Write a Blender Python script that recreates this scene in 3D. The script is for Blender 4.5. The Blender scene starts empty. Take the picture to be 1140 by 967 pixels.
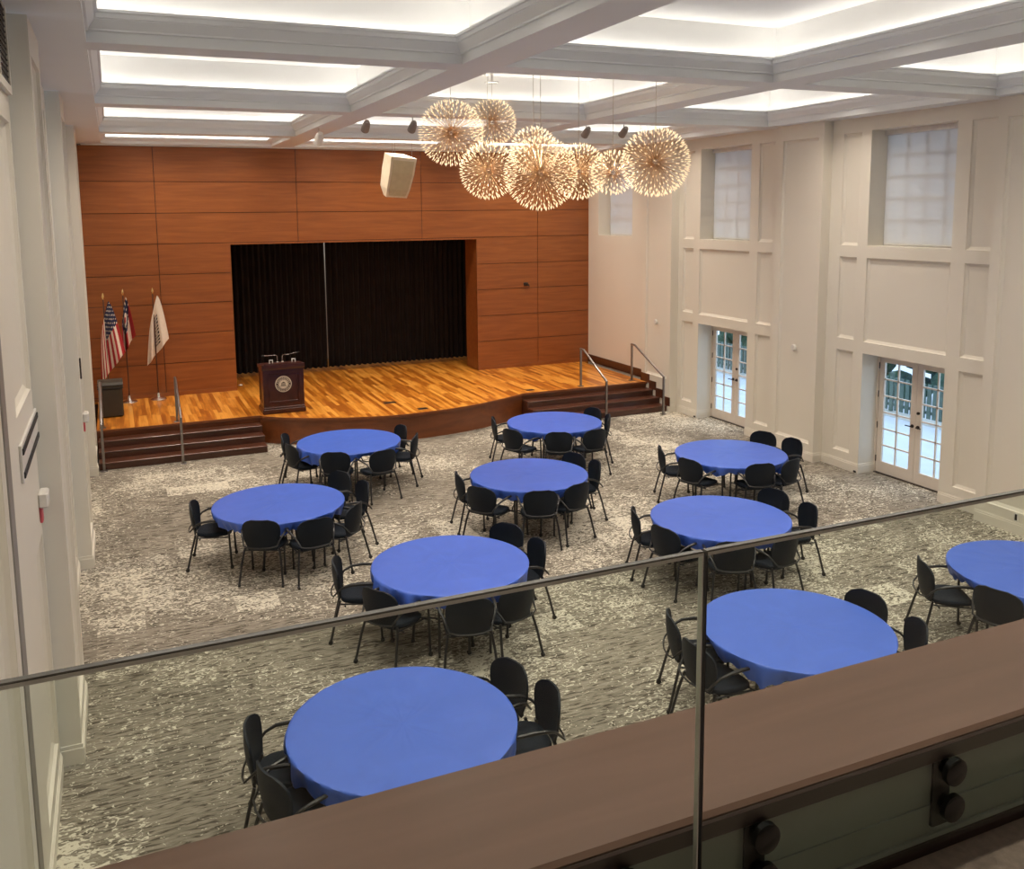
import bpy, math, random
from mathutils import Vector, Matrix
from math import sin, cos, pi, radians
C = bpy.context.scene.collection
scene = bpy.context.scene
# ------------------------------------------------------------------ camera
cam_d = bpy.data.cameras.new('camera'); cam = bpy.data.objects.new('camera', cam_d); C.objects.link(cam)
scene.camera = cam
R_ = Vector((0.9178, -0.39692, -0.00963)); U_ = Vector((0.0604, 0.1156, 0.99146)); F_ = Vector((0.39241, 0.91055, -0.13007))
cam.matrix_world = Matrix(((R_.x, U_.x, -F_.x, 0.418), (R_.y, U_.y, -F_.y, -21.421), (R_.z, U_.z, -F_.z, 4.599), (0, 0, 0, 1)))
cam_d.sensor_fit = 'HORIZONTAL'; cam_d.sensor_width = 36
cam_d.lens = 1003.28 * 36 / 1140
cam_d.shift_x = (570 - 560.855) / 1140
cam_d.shift_y = (367.744 - 483.5) / 1140
cam_d.clip_start = 0.05
# ------------------------------------------------------------------ light and exposure
EXPOSURE = 1.3
COVE_W = 1.0          # watts per metre of the strips hidden in the coffers
DOWN_W = 132.0
CHAND_E = .60          # what each warm tip shows
scene.view_settings.view_transform = 'Standard'
scene.view_settings.look = 'None'
scene.view_settings.gamma = 1.0
scene.view_settings.use_curve_mapping = False
scene.view_settings.exposure = EXPOSURE
w = bpy.data.worlds.new('sky'); scene.world = w; w.use_nodes = True
bg = w.node_tree.nodes['Background']; bg.inputs[0].default_value = (0.62, 0.78, 1.0, 1); bg.inputs[1].default_value = 1.1

def area(name, loc, rot, sx, sy, power, color):
    l = bpy.data.lights.new(name, 'AREA'); l.shape = 'RECTANGLE'; l.size = sx; l.size_y = sy; l.energy = power; l.color = color
    o = bpy.data.objects.new(name, l); o.location = loc; o.rotation_euler = rot; C.objects.link(o); return o

ZS = 6.14      # underside of the beams
ZT = 6.80      # tray ceilings
COLX = [(0.31, 3.86), (4.34, 7.90), (8.37, 11.75)]
ROWY = [(-2.62, -0.22), (-7.2, -3.1), (-11.98, -7.65), (-16.7, -12.4), (-21.4, -17.1)]
for (x0, x1) in COLX:
    for (y0, y1) in ROWY:
        for (cx_, cy_, L, hor) in (((x0+x1)/2, y0-.10, x1-x0, 1), ((x0+x1)/2, y1+.10, x1-x0, 1), (x0-.10, (y0+y1)/2, y1-y0, 0), (x1+.10, (y0+y1)/2, y1-y0, 0)):
            area('cove_strip_light', (cx_, cy_, 6.27 if cy_ > -.2 else 6.36), (pi, 0, 0), L if hor else .05, .05 if hor else L, COVE_W*L, (1, .93, .84))
# recessed downlights (their housings are built with the ceiling)
DOWNS = []
for (x0, x1) in COLX:
    for (y0, y1) in ROWY:
        for fx in (.27, .73):
            DOWNS.append((x0+(x1-x0)*fx, (y0+y1)/2))
for (x, y) in DOWNS:
    l = bpy.data.lights.new('downlight_beam', 'SPOT'); l.energy = DOWN_W; l.spot_size = radians(125); l.spot_blend = 1.0; l.shadow_soft_size = .07; l.color = (1, .885, .75)
    o = bpy.data.objects.new('downlight_beam', l); o.location = (x, y, ZT-.02); C.objects.link(o)
# work light behind the stage curtain
area('backstage_light', (6.0, 3.0, 4.4), (radians(0), 0, 0), 5, .5, 14, (1, .95, .9))

# ------------------------------------------------------------------ materials
def new_mat(name):
    m = bpy.data.materials.new(name); m.use_nodes = True
    nt = m.node_tree; b = nt.nodes['Principled BSDF']; return m, nt, b
def N(nt, t, **kw):
    n = nt.nodes.new(t)
    for k, v in kw.items(): setattr(n, k, v)
    return n
def ramp(nt, stops):
    r = N(nt, 'ShaderNodeValToRGB'); e = r.color_ramp.elements
    e[0].position = stops[0][0]; e[0].color = (*stops[0][1], 1); e[1].position = stops[-1][0]; e[1].color = (*stops[-1][1], 1)
    for p, c in stops[1:-1]:
        q = e.new(p); q.color = (*c, 1)
    return r
def S(hexs):
    h = hexs.lstrip('#'); return tuple(((int(h[i:i+2], 16)/255+.055)/1.055)**2.4 if int(h[i:i+2], 16) > 10 else int(h[i:i+2], 16)/255/12.92 for i in (0, 2, 4))
def mat(name, col, rough=.5, metal=0, var=.06, scale=8, bump=0, bscale=200, spec=.5, coat=0, emis=None, es=0):
    m, nt, b = new_mat(name)
    tc = N(nt, 'ShaderNodeTexCoord'); nz = N(nt, 'ShaderNodeTexNoise'); nz.inputs['Scale'].default_value = scale; nz.inputs['Detail'].default_value = 3
    nt.links.new(tc.outputs['Object'], nz.inputs['Vector'])
    lo = tuple(c*(1-var) for c in col); hi = tuple(min(1, c*(1+var)) for c in col)
    r = ramp(nt, [(.3, lo), (.7, hi)]); nt.links.new(nz.outputs['Fac'], r.inputs['Fac']); nt.links.new(r.outputs['Color'], b.inputs['Base Color'])
    b.inputs['Roughness'].default_value = rough; b.inputs['Metallic'].default_value = metal; b.inputs['Specular IOR Level'].default_value = spec
    if coat: b.inputs['Coat Weight'].default_value = coat; b.inputs['Coat Roughness'].default_value = .15
    if bump:
        n2 = N(nt, 'ShaderNodeTexNoise'); n2.inputs['Scale'].default_value = bscale; nt.links.new(tc.outputs['Object'], n2.inputs['Vector'])
        bp = N(nt, 'ShaderNodeBump'); bp.inputs['Strength'].default_value = bump; bp.inputs['Distance'].default_value = .01
        nt.links.new(n2.outputs['Fac'], bp.inputs['Height']); nt.links.new(bp.outputs['Normal'], b.inputs['Normal'])
    if emis: b.inputs['Emission Color'].default_value = (*emis, 1); b.inputs['Emission Strength'].default_value = es
    return m
M = {}
M['wall'] = mat('cream_wall_paint', (.765, .72, .63), .55, var=.01, scale=1.5)
M['ceil'] = mat('white_ceiling_paint', (.80, .80, .79), .6, var=.015, scale=2)
M['beam'] = mat('grey_white_beam_paint', (.77, .80, .82), .55, var=.01, scale=2)
M['door'] = mat('door_paint', (.74, .66, .58), .4, var=.02)
M['reveal'] = M['wall']
M['black'] = mat('black_fabric_cover', (.012, .012, .013), .7, bump=.2)
M['shell'] = mat('charcoal_chair_shell', S('101924'), .55, spec=.3, var=.1, bump=.15, bscale=400)
M['seatfab'] = mat('charcoal_seat_fabric', S('141d28'), .8, spec=.3, var=.15, scale=60, bump=.3, bscale=500)
M['blackmetal'] = mat('black_powder_coat', (.012, .012, .014), .35, spec=.6)
M['rubber'] = mat('black_rubber', (.015, .015, .015), .6)
M['steel'] = mat('brushed_dark_steel', (.30, .28, .27), .35, 1.0, bump=.05)
M['chrome'] = mat('polished_nickel', (.75, .73, .70), .15, 1.0)
M['bronze'] = mat('dark_bronze', (.06, .05, .045), .35, .8)
M['gold'] = mat('gold_finial', (.75, .55, .25), .25, 1.0)
M['plastic'] = mat('white_plastic', (.72, .70, .66), .4)
M['red'] = mat('red_plastic', (.80, .14, .18), .4)
M['standoff'] = mat('black_glossy_standoff', (.01, .01, .01), .12, .6, spec=.8)
M['tabletop'] = mat('grey_laminate', (.35, .34, .33), .5)
M['podium'] = mat('dark_mahogany', (.048, .011, .006), .35, var=.25, scale=6, coat=.2)
M['grille'] = mat('cream_speaker_grille', S('c4b998'), .7, bump=.4, bscale=300)
M['spk'] = mat('cream_speaker_case', S('ddd2ba'), .5)
M['green'] = mat('hedge_leaves', (.035, .08, .045), .8, var=.5, scale=20, bump=.8, bscale=30)
M['fence'] = mat('green_grey_fence', (.10, .15, .13), .6, var=.2)
M['patio'] = mat('pale_patio_concrete', (.62, .66, .74), .8, var=.05, scale=3)
M['tubseat'] = mat('dark_grey_case', S('3a352c'), .5, var=.1)
M['spotgrey'] = mat('grey_spot_housing', (.22, .20, .19), .4)
M['wire'] = mat('thin_steel_wire', (.55, .52, .48), .3, 1.0)

def wood(name, c_lo, c_mid, c_hi, rough=.35, axis='X', gs=1.0, coat=.2, plank=None, pvar=.25):
    m, nt, b = new_mat(name)
    tc = N(nt, 'ShaderNodeTexCoord'); mp = N(nt, 'ShaderNodeMapping')
    sc = {'X': (1.2, 14, 14), 'Y': (14, 1.2, 14), 'Z': (14, 14, 1.2)}[axis]
    mp.inputs['Scale'].default_value = tuple(s*gs for s in sc)
    nt.links.new(tc.outputs['Object'], mp.inputs['Vector'])
    nz = N(nt, 'ShaderNodeTexNoise'); nz.inputs['Scale'].default_value = 1.0; nz.inputs['Detail'].default_value = 6; nz.inputs['Distortion'].default_value = .6
    nt.links.new(mp.outputs['Vector'], nz.inputs['Vector'])
    fac = nz.outputs['Fac']
    if plank:
        pw, pl = plank
        sx = N(nt, 'ShaderNodeSeparateXYZ'); nt.links.new(tc.outputs['Object'], sx.inputs['Vector'])
        across, along = ('X', 'Y') if axis == 'Y' else (('Y', 'X') if axis == 'X' else ('X', 'Z'))
        def m_(op, a, bb=None):
            n = N(nt, 'ShaderNodeMath', operation=op)
            for i, v in enumerate((a, bb)):
                if v is None: continue
                if isinstance(v, (int, float)): n.inputs[i].default_value = v
                else: nt.links.new(v, n.inputs[i])
            return n.outputs[0]
        row = m_('FLOOR', m_('DIVIDE', sx.outputs[across], pw))
        wn = N(nt, 'ShaderNodeTexWhiteNoise', noise_dimensions='1D'); nt.links.new(row, wn.inputs['W'])
        off = m_('MULTIPLY', wn.outputs['Value'], 7.3)
        col = m_('FLOOR', m_('ADD', m_('DIVIDE', sx.outputs[along], pl), off))
        cb = N(nt, 'ShaderNodeCombineXYZ'); nt.links.new(row, cb.inputs[0]); nt.links.new(col, cb.inputs[1])
        w2 = N(nt, 'ShaderNodeTexWhiteNoise', noise_dimensions='2D'); nt.links.new(cb.outputs[0], w2.inputs['Vector'])
        a = m_('MULTIPLY', m_('SUBTRACT', w2.outputs['Value'], .5), pvar*2)
        fac = m_('ADD', fac, a)
        # seams between planks
        fr = m_('FRACT', m_('DIVIDE', sx.outputs[across], pw))
        edge = m_('LESS_THAN', fr, .06)
        fac = m_('SUBTRACT', fac, m_('MULTIPLY', edge, .25))
    r = ramp(nt, [(.25, c_lo), (.5, c_mid), (.78, c_hi)]); nt.links.new(fac, r.inputs['Fac']); nt.links.new(r.outputs['Color'], b.inputs['Base Color'])
    b.inputs['Roughness'].default_value = rough
    b.inputs['Coat Weight'].default_value = coat; b.inputs['Coat Roughness'].default_value = .25
    return m
M['woodwall'] = wood('cherry_veneer_panels', (.22, .066, .014), (.28, .086, .019), (.345, .112, .027), .42, 'X', .8, .2)
M['seam'] = mat('dark_panel_joint', (.05, .012, .006), .6)
M['stagefloor'] = wood('orange_oak_stage_planks', (.36, .10, .008), (.62, .22, .022), (.84, .37, .06), .32, 'Y', 1.0, .3, (.085, 1.1), .3)
M['apron'] = wood('mahogany_stage_front', (.13, .036, .010), (.18, .05, .013), (.23, .068, .018), .35, 'X', .5, .2)
M['step'] = wood('dark_mahogany_steps', (.062, .020, .011), (.088, .029, .015), (.12, .041, .021), .28, 'X', .6, .4)
M['ledge'] = wood('brown_mahogany_ledge', (.080, .038, .024), (.100, .049, .033), (.120, .060, .042), .45, 'X', .9, .15)
M['ledgedark'] = mat('dark_ledge_edge', (.020, .008, .006), .4)

# curtain: black velvet
M['curtain'] = mat('black_velvet_curtain', (.010, .007, .007), .85, var=.3, scale=3)
# blue plastic tablecloth
def cloth_mat():
    m, nt, b = new_mat('royal_blue_plastic_tablecloth')
    tc = N(nt, 'ShaderNodeTexCoord')
    nz = N(nt, 'ShaderNodeTexNoise'); nz.inputs['Scale'].default_value = 2.2; nz.inputs['Detail'].default_value = 4; nz.inputs['Distortion'].default_value = 1.2
    nt.links.new(tc.outputs['Object'], nz.inputs['Vector'])
    r = ramp(nt, [(.3, (.050, .126, .57)), (.7, (.060, .145, .64))]); nt.links.new(nz.outputs['Fac'], r.inputs['Fac']); nt.links.new(r.outputs['Color'], b.inputs['Base Color'])
    vo = N(nt, 'ShaderNodeTexVoronoi', feature='DISTANCE_TO_EDGE'); vo.inputs['Scale'].default_value = 1.3; nt.links.new(nz.outputs['Color'], vo.inputs['Vector'])
    bp = N(nt, 'ShaderNodeBump'); bp.inputs['Strength'].default_value = .5; bp.inputs['Distance'].default_value = .01
    nt.links.new(nz.outputs['Fac'], bp.inputs['Height']); nt.links.new(bp.outputs['Normal'], b.inputs['Normal'])
    b.inputs['Roughness'].default_value = .38
    return m
M['cloth'] = cloth_mat()
def carpet_mat():
    m, nt, b = new_mat('taupe_patterned_carpet_tiles')
    L = nt.links
    tc = N(nt, 'ShaderNodeTexCoord')
    def m_(op, a, bb=None, cc=None, clamp=False):
        n = N(nt, 'ShaderNodeMath', operation=op); n.use_clamp = clamp
        for i, v in enumerate((a, bb, cc)):
            if v is None: continue
            if isinstance(v, (int, float)): n.inputs[i].default_value = v
            else: L.new(v, n.inputs[i])
        return n.outputs[0]
    def noise(scale, sc, det=4, dist=0, off=0):
        mp = N(nt, 'ShaderNodeMapping'); mp.inputs['Scale'].default_value = sc; mp.inputs['Location'].default_value = (off, off*.7, 0)
        L.new(tc.outputs['Object'], mp.inputs['Vector'])
        n = N(nt, 'ShaderNodeTexNoise'); n.inputs['Scale'].default_value = scale; n.inputs['Detail'].default_value = det; n.inputs['Distortion'].default_value = dist
        L.new(mp.outputs['Vector'], n.inputs['Vector']); return n.outputs['Fac']
    sx = N(nt, 'ShaderNodeSeparateXYZ'); L.new(tc.outputs['Object'], sx.inputs['Vector'])
    tx = m_('FLOOR', m_('DIVIDE', sx.outputs['X'], .5)); ty = m_('FLOOR', m_('DIVIDE', sx.outputs['Y'], .5))
    cb = N(nt, 'ShaderNodeCombineXYZ'); L.new(tx, cb.inputs[0]); L.new(ty, cb.inputs[1])
    wn = N(nt, 'ShaderNodeTexWhiteNoise', noise_dimensions='2D'); L.new(cb.outputs[0], wn.inputs['Vector'])
    wn2 = N(nt, 'ShaderNodeTexWhiteNoise', noise_dimensions='3D')
    cb2 = N(nt, 'ShaderNodeCombineXYZ'); L.new(tx, cb2.inputs[0]); L.new(ty, cb2.inputs[1]); cb2.inputs[2].default_value = 3.7; L.new(cb2.outputs[0], wn2.inputs['Vector'])
    streak = noise(1.0, (6, 34, 1), 3, .8)
    base = ramp(nt, [(.38, (.085, .072, .056)), (.44, (.20, .176, .140)), (.62, (.30, .268, .22))]); L.new(streak, base.inputs['Fac'])
    # tile to tile brightness
    tb = m_('ADD', m_('MULTIPLY', wn2.outputs['Value'], .22), .90)
    mul = N(nt, 'ShaderNodeMix', data_type='RGBA', blend_type='MULTIPLY'); mul.inputs['Factor'].default_value = 1
    cc = N(nt, 'ShaderNodeCombineXYZ'); L.new(tb, cc.inputs[0]); L.new(tb, cc.inputs[1]); L.new(tb, cc.inputs[2])
    L.new(base.outputs['Color'], mul.inputs[6]); L.new(cc.outputs[0], mul.inputs[7])
    # cream flecks: curly clumps, dense in some tiles
    fleck = noise(1.0, (11, 17, 1), 3, 2.2, 5)
    dens = noise(1.0, (.55, .5, 1), 2, .3, 9)
    tilef = m_('MULTIPLY', m_('POWER', wn.outputs['Value'], 9), .13)
    th = m_('SUBTRACT', m_('SUBTRACT', .85, m_('MULTIPLY', dens, .56)), tilef)
    f = m_('MULTIPLY', m_('SUBTRACT', fleck, th), 22, clamp=True)
    f = m_('MULTIPLY', f, .85)
    mx = N(nt, 'ShaderNodeMix', data_type='RGBA'); L.new(f, mx.inputs['Factor']); L.new(mul.outputs[2], mx.inputs[6]); mx.inputs[7].default_value = (.74, .69, .57, 1)
    L.new(mx.outputs[2], b.inputs['Base Color'])
    b.inputs['Roughness'].default_value = .95; b.inputs['Specular IOR Level'].default_value = .15
    n2 = noise(1.0, (300, 300, 1), 2)
    bp = N(nt, 'ShaderNodeBump'); bp.inputs['Strength'].default_value = .3; bp.inputs['Distance'].default_value = .004
    L.new(n2, bp.inputs['Height']); L.new(bp.outputs['Normal'], b.inputs['Normal'])
    return m
M['carpet'] = carpet_mat()
def glass_mat(name, tint, refl=.06):
    m = bpy.data.materials.new(name); m.use_nodes = True; nt = m.node_tree; nt.nodes.clear()
    out = N(nt, 'ShaderNodeOutputMaterial'); tr = N(nt, 'ShaderNodeBsdfTransparent'); gl = N(nt, 'ShaderNodeBsdfGlossy'); mx = N(nt, 'ShaderNodeMixShader')
    nz = N(nt, 'ShaderNodeTexNoise'); nz.inputs['Scale'].default_value = .5
    r = ramp(nt, [(.3, tint), (.7, tuple(min(1, t*1.01) for t in tint))]); nt.links.new(nz.outputs['Fac'], r.inputs['Fac']); nt.links.new(r.outputs['Color'], tr.inputs['Color'])
    lw = N(nt, 'ShaderNodeLayerWeight'); pw_ = N(nt, 'ShaderNodeMath', operation='POWER'); nt.links.new(lw.outputs['Facing'], pw_.inputs[0]); pw_.inputs[1].default_value = 5
    fr = N(nt, 'ShaderNodeMath', operation='MULTIPLY_ADD'); nt.links.new(pw_.outputs[0], fr.inputs[0]); fr.inputs[1].default_value = .8; fr.inputs[2].default_value = .025
    gl.inputs['Roughness'].default_value = .02
    nt.links.new(fr.outputs[0], mx.inputs[0]); nt.links.new(tr.outputs[0], mx.inputs[1]); nt.links.new(gl.outputs[0], mx.inputs[2]); nt.links.new(mx.outputs[0], out.inputs[0])
    return m
M['glass'] = glass_mat('clear_pane', (.93, .96, .96))
M['railglass'] = glass_mat('greenish_railing_glass', (.915, .95, .92))
M['edgeglass'] = mat('polished_glass_edge', (.16, .16, .15), .2, .3, spec=.8)
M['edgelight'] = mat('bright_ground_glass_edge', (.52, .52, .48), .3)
def shade_mat():
    m = bpy.data.materials.new('white_roller_shade_fabric'); m.use_nodes = True; nt = m.node_tree; nt.nodes.clear()
    out = N(nt, 'ShaderNodeOutputMaterial'); d = N(nt, 'ShaderNodeBsdfDiffuse'); t = N(nt, 'ShaderNodeBsdfTranslucent'); mx = N(nt, 'ShaderNodeMixShader')
    nz = N(nt, 'ShaderNodeTexNoise'); nz.inputs['Scale'].default_value = 300
    r = ramp(nt, [(.3, (.74, .74, .74)), (.7, (.80, .80, .80))]); nt.links.new(nz.outputs['Fac'], r.inputs['Fac'])
    nt.links.new(r.outputs['Color'], d.inputs['Color']); nt.links.new(r.outputs['Color'], t.inputs['Color']); mx.inputs[0].default_value = .31
    nt.links.new(d.outputs[0], mx.inputs[1]); nt.links.new(t.outputs[0], mx.inputs[2]); nt.links.new(mx.outputs[0], out.inputs[0])
    return m
M['shade'] = shade_mat()
M['led'] = mat('warm_led_tip', (1, .85, .6), .3, emis=(1, .72, .42), es=CHAND_E)
M['spoke'] = mat('brushed_spoke_steel', (.80, .55, .32), .3, .9)
M['downlens'] = mat('lit_downlight_lens', (.9, .9, .9), .3, emis=(1, .9, .78), es=4)
def flat(name, c, rough=.75): return mat(name, c, rough, var=.04, scale=20)
FL = dict(red=flat('flag_red', S('a8242c')), white=flat('flag_white', S('e2d6c6')), navy=flat('flag_navy', S('20284a')), black=flat('flag_lettering', S('1d1c22')))
M['cream'] = flat('cream_seal_print', S('d8cdb8')); M['sealdark'] = flat('dark_seal_print', S('3a2622'))

# ------------------------------------------------------------------ mesh helpers
class MB:
    def __init__(s): s.v = []; s.f = []; s.mi = []; s.sm = []
    def add(s, vs, fs, mi=0, smooth=False):
        n = len(s.v); s.v += [tuple(v) for v in vs]; s.f += [tuple(n+i for i in f) for f in fs]
        s.mi += [mi]*len(fs); s.sm += [smooth]*len(fs); return s
    def box(s, x0, x1, y0, y1, z0, z1, mi=0):
        if x0 > x1: x0, x1 = x1, x0
        if y0 > y1: y0, y1 = y1, y0
        if z0 > z1: z0, z1 = z1, z0
        v = [(x0,y0,z0),(x1,y0,z0),(x1,y1,z0),(x0,y1,z0),(x0,y0,z1),(x1,y0,z1),(x1,y1,z1),(x0,y1,z1)]
        return s.add(v, [(0,3,2,1),(4,5,6,7),(0,1,5,4),(1,2,6,5),(2,3,7,6),(3,0,4,7)], mi)
    def bbox(s, x0, x1, y0, y1, z0, z1, b=.01, mi=0):     # box with chamfered edges
        if x0 > x1: x0, x1 = x1, x0
        if y0 > y1: y0, y1 = y1, y0
        if z0 > z1: z0, z1 = z1, z0
        b = min(b, (x1-x0)/2.01, (y1-y0)/2.01, (z1-z0)/2.01)
        pts = []
        for (z, i) in ((z0, b), (z0+b, 0), (z1-b, 0), (z1, b)):
            X0, X1, Y0, Y1 = x0+i, x1-i, y0+i, y1-i; k = b if i == 0 else b*.4
            pts.append([(X0+k,Y0,z),(X1-k,Y0,z),(X1,Y0+k,z),(X1,Y1-k,z),(X1-k,Y1,z),(X0+k,Y1,z),(X0,Y1-k,z),(X0,Y0+k,z)])
        return s.loft(pts, True, True, mi)
    def loft(s, rings, cap0=True, cap1=True, mi=0, smooth=False, closed=True):
        n = len(rings[0]); v = [p for r in rings for p in r]; f = []
        for i in range(len(rings)-1):
            for j in range(n if closed else n-1):
                a = i*n+j; b = i*n+(j+1) % n; f.append((a, b, b+n, a+n))
        if cap0: f.append(tuple(reversed(range(n))))
        if cap1: f.append(tuple(range((len(rings)-1)*n, len(rings)*n)))
        return s.add(v, f, mi, smooth)
    def tube(s, pts, r, n=8, mi=0, caps=True):
        pts = [Vector(p) for p in pts]; rs = r if isinstance(r, (list, tuple)) else [r]*len(pts)
        rings = []; prev = None
        for i, p in enumerate(pts):
            t = (pts[min(i+1, len(pts)-1)]-pts[max(i-1, 0)]).normalized()
            if prev is None: a = t.orthogonal().normalized()
            else:
                a = prev - t*prev.dot(t)
                a = a.normalized() if a.length > 1e-6 else t.orthogonal().normalized()
            prev = a; b = t.cross(a)
            rings.append([tuple(p+(a*cos(2*pi*k/n)+b*sin(2*pi*k/n))*rs[i]) for k in range(n)])
        return s.loft(rings, caps, caps, mi, True)
    def lathe(s, prof, c=(0,0,0), n=24, mi=0, cap0=True, cap1=True):
        rings = [[(c[0]+r*cos(2*pi*k/n), c[1]+r*sin(2*pi*k/n), c[2]+z) for k in range(n)] for r, z in prof]
        return s.loft(rings, cap0, cap1, mi, True)
    def prism(s, poly, axis, a0, a1, mi=0):               # poly in the other two axes
        def P(p, a):
            return {'x': (a, p[0], p[1]), 'y': (p[0], a, p[1]), 'z': (p[0], p[1], a)}[axis]
        return s.loft([[P(p, a0) for p in poly], [P(p, a1) for p in poly]], True, True, mi)
    def build(s, name, mats, parent=None, xf=None, sharp=38):
        me = bpy.data.meshes.new(name)
        vs = s.v if xf is None else [tuple(xf @ Vector(v)) for v in s.v]
        me.from_pydata(vs, [], s.f)
        if not isinstance(mats, (list, tuple)): mats = [mats]
        for m in mats: me.materials.append(m)
        me.polygons.foreach_set('material_index', s.mi)
        me.polygons.foreach_set('use_smooth', s.sm)
        if any(s.sm): me.set_sharp_from_angle(angle=radians(sharp))
        me.update(); me.validate()
        o = bpy.data.objects.new(name, me); C.objects.link(o)
        if parent is not None: o.parent = parent
        return o
def tag(o, label=None, cat=None, group=None, kind=None):
    if label: o['label'] = label
    if cat: o['category'] = cat
    if group: o['group'] = group
    if kind: o['kind'] = kind
    return o
def empty(name, loc=(0,0,0), rz=0, label=None, cat=None, group=None, kind=None):
    o = bpy.data.objects.new(name, None); o.location = loc; o.rotation_euler = (0, 0, rz); o.empty_display_size = .1; C.objects.link(o)
    return tag(o, label, cat, group, kind)
def copy_tree(o, parent=None):
    c = o.copy(); C.objects.link(c)
    if parent is not None: c.parent = parent
    for ch in list(o.children): copy_tree(ch, c)
    return c
def cells(a0, a1, z0, z1, holes):
    A = sorted({a0, a1} | {h[0] for h in holes if a0 < h[0] < a1} | {h[1] for h in holes if a0 < h[1] < a1})
    Z = sorted({z0, z1} | {h[2] for h in holes if z0 < h[2] < z1} | {h[3] for h in holes if z0 < h[3] < z1})
    out = []
    for i in range(len(A)-1):
        run = None
        for j in range(len(Z)-1):
            ca, cz = (A[i]+A[i+1])/2, (Z[j]+Z[j+1])/2
            inside = any(h[0] < ca < h[1] and h[2] < cz < h[3] for h in holes)
            if inside:
                if run: out.append(run); run = None
            else: run = (A[i], A[i+1], run[2], Z[j+1]) if run else (A[i], A[i+1], Z[j], Z[j+1])
        if run: out.append(run)
    return out

# ================================================================== SETTING
HS = .548       # stage height
ZWT = 6.10
YB = -23.6      # rear wall
XR, XRP = 12.154, 11.95      # right bay face, right pilaster face
XL, XLP = -.24, -.08         # left bay face, left pilaster face
YG = -19.9                   # glass plane
# ---- floor
f = MB(); f.box(-.6, 12.7, YB, .05, -.12, 0); tag(f.build('floor', M['carpet']), kind='structure')

# ---- panelled side walls
def frustum(mb, fx, d, a0, a1, z0, z1, ins=.05, dep=.045):
    # sloped bead round a recessed panel; d = direction into the wall
    o = [(a0, z0), (a1, z0), (a1, z1), (a0, z1)]; i = [(a0+ins, z0+ins), (a1-ins, z0+ins), (a1-ins, z1-ins), (a0+ins, z1-ins)]
    v = [(fx+d*.004, a, z) for a, z in o] + [(fx+d*.026, a+(.010 if a == a0 else -.010), z+(.010 if z == z0 else -.010)) for a, z in o] + [(fx+d*dep, a, z) for a, z in i]
    fs = []
    for k in range(4):
        q = (k+1) % 4; fs += [(k, q, 4+q, 4+k), (4+k, 4+q, 8+q, 8+k)]
    if d > 0: fs = [tuple(reversed(t)) for t in fs]
    mb.add(v, fs)
def wall_segment(mb, fx, d, a0, a1, z0, z1, panels, opens, thick):
    for (p, q, r, s_) in cells(a0, a1, z0, z1, panels+opens): mb.box(fx, fx+d*.045, p, q, r, s_)
    for (p, q, r, s_) in cells(a0, a1, z0, z1, opens): mb.box(fx+d*.045, fx+d*thick, p, q, r, s_)
    for p in panels: frustum(mb, fx, d, *p)
BAYS = [(-3.03, 0.0, -1.38, 'A'), (-7.70, -4.23, -5.86, 'B'), (-12.30, -8.90, -10.63, 'C'), (-16.97, -13.52, -15.30, 'D'), (-21.6, -18.2, -19.95, 'E')]
PILS = [(-4.23, -3.03), (-8.90, -7.70), (-13.52, -12.30), (-18.20, -16.97), (YB, -21.6)]
HW = .84
wr = MB()
right_open = []
for (a0, a1, c, k) in BAYS:
    pan = []; op = []
    if k != 'E':
        op.append((c-HW, c+HW, 3.975, 5.90))
    if k in 'BCD':
        for (p, q) in ((c-1.53, c-1.09), (c+1.06, c+1.46)):
            pan += [(p, q, .31, 2.13), (p, q, 2.34, 3.77), (p, q, 3.97, 5.88)]
        pan.append((c-HW, c+HW, 2.33, 3.77))
        op.append((c-HW, c+HW, 0, 2.13))
    wall_segment(wr, XR, 1, a0, a1, 0, ZS, pan, op, .42)
for (a0, a1) in PILS:
    zb = .75 if a0 > -4.5 else .31
    if a0 == YB: zb = 3.3
    wall_segment(wr, XRP, 1, a0, a1, 0, ZS, [(a0+.12, a1-.16, zb, 5.85)], [], .55)
tag(wr.build('wall_right', M['wall']), kind='structure')
wl = MB()
for (a0, a1, c, k) in BAYS:
    pan = []
    if k == 'D': pan = [(-14.75, -13.62, 3.27, 5.30), (-14.75, -13.62, .31, 2.1)]
    elif k in 'BC': pan = [(c-1.53, c-1.09, .31, 5.85), (c-HW, c+HW, .31, 3.77), (c+1.06, c+1.46, .31, 5.85)]
    if k == 'D':
        wall_segment(wl, XL, -1, -16.2, a1, 0, ZS, pan, [], .4)
        wl.box(XL-.16, XL-.5, a0, -16.2, 0, ZS)
    else: wall_segment(wl, XL, -1, a0, a1, 0, ZS, pan, [], .4)
for (a0, a1) in PILS:
    a0_ = -4.15 if a0 == -4.23 else (-8.8 if a0 == -8.9 else (-13.44 if a0 == -13.52 else a0))
    wall_segment(wl, XLP, -1, a0_, a1, 0, ZS, [(a0_+.14, a1-.14, .31, 5.85)], [], .5)
tag(wl.build('wall_left', M['wall']), kind='structure')
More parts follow.
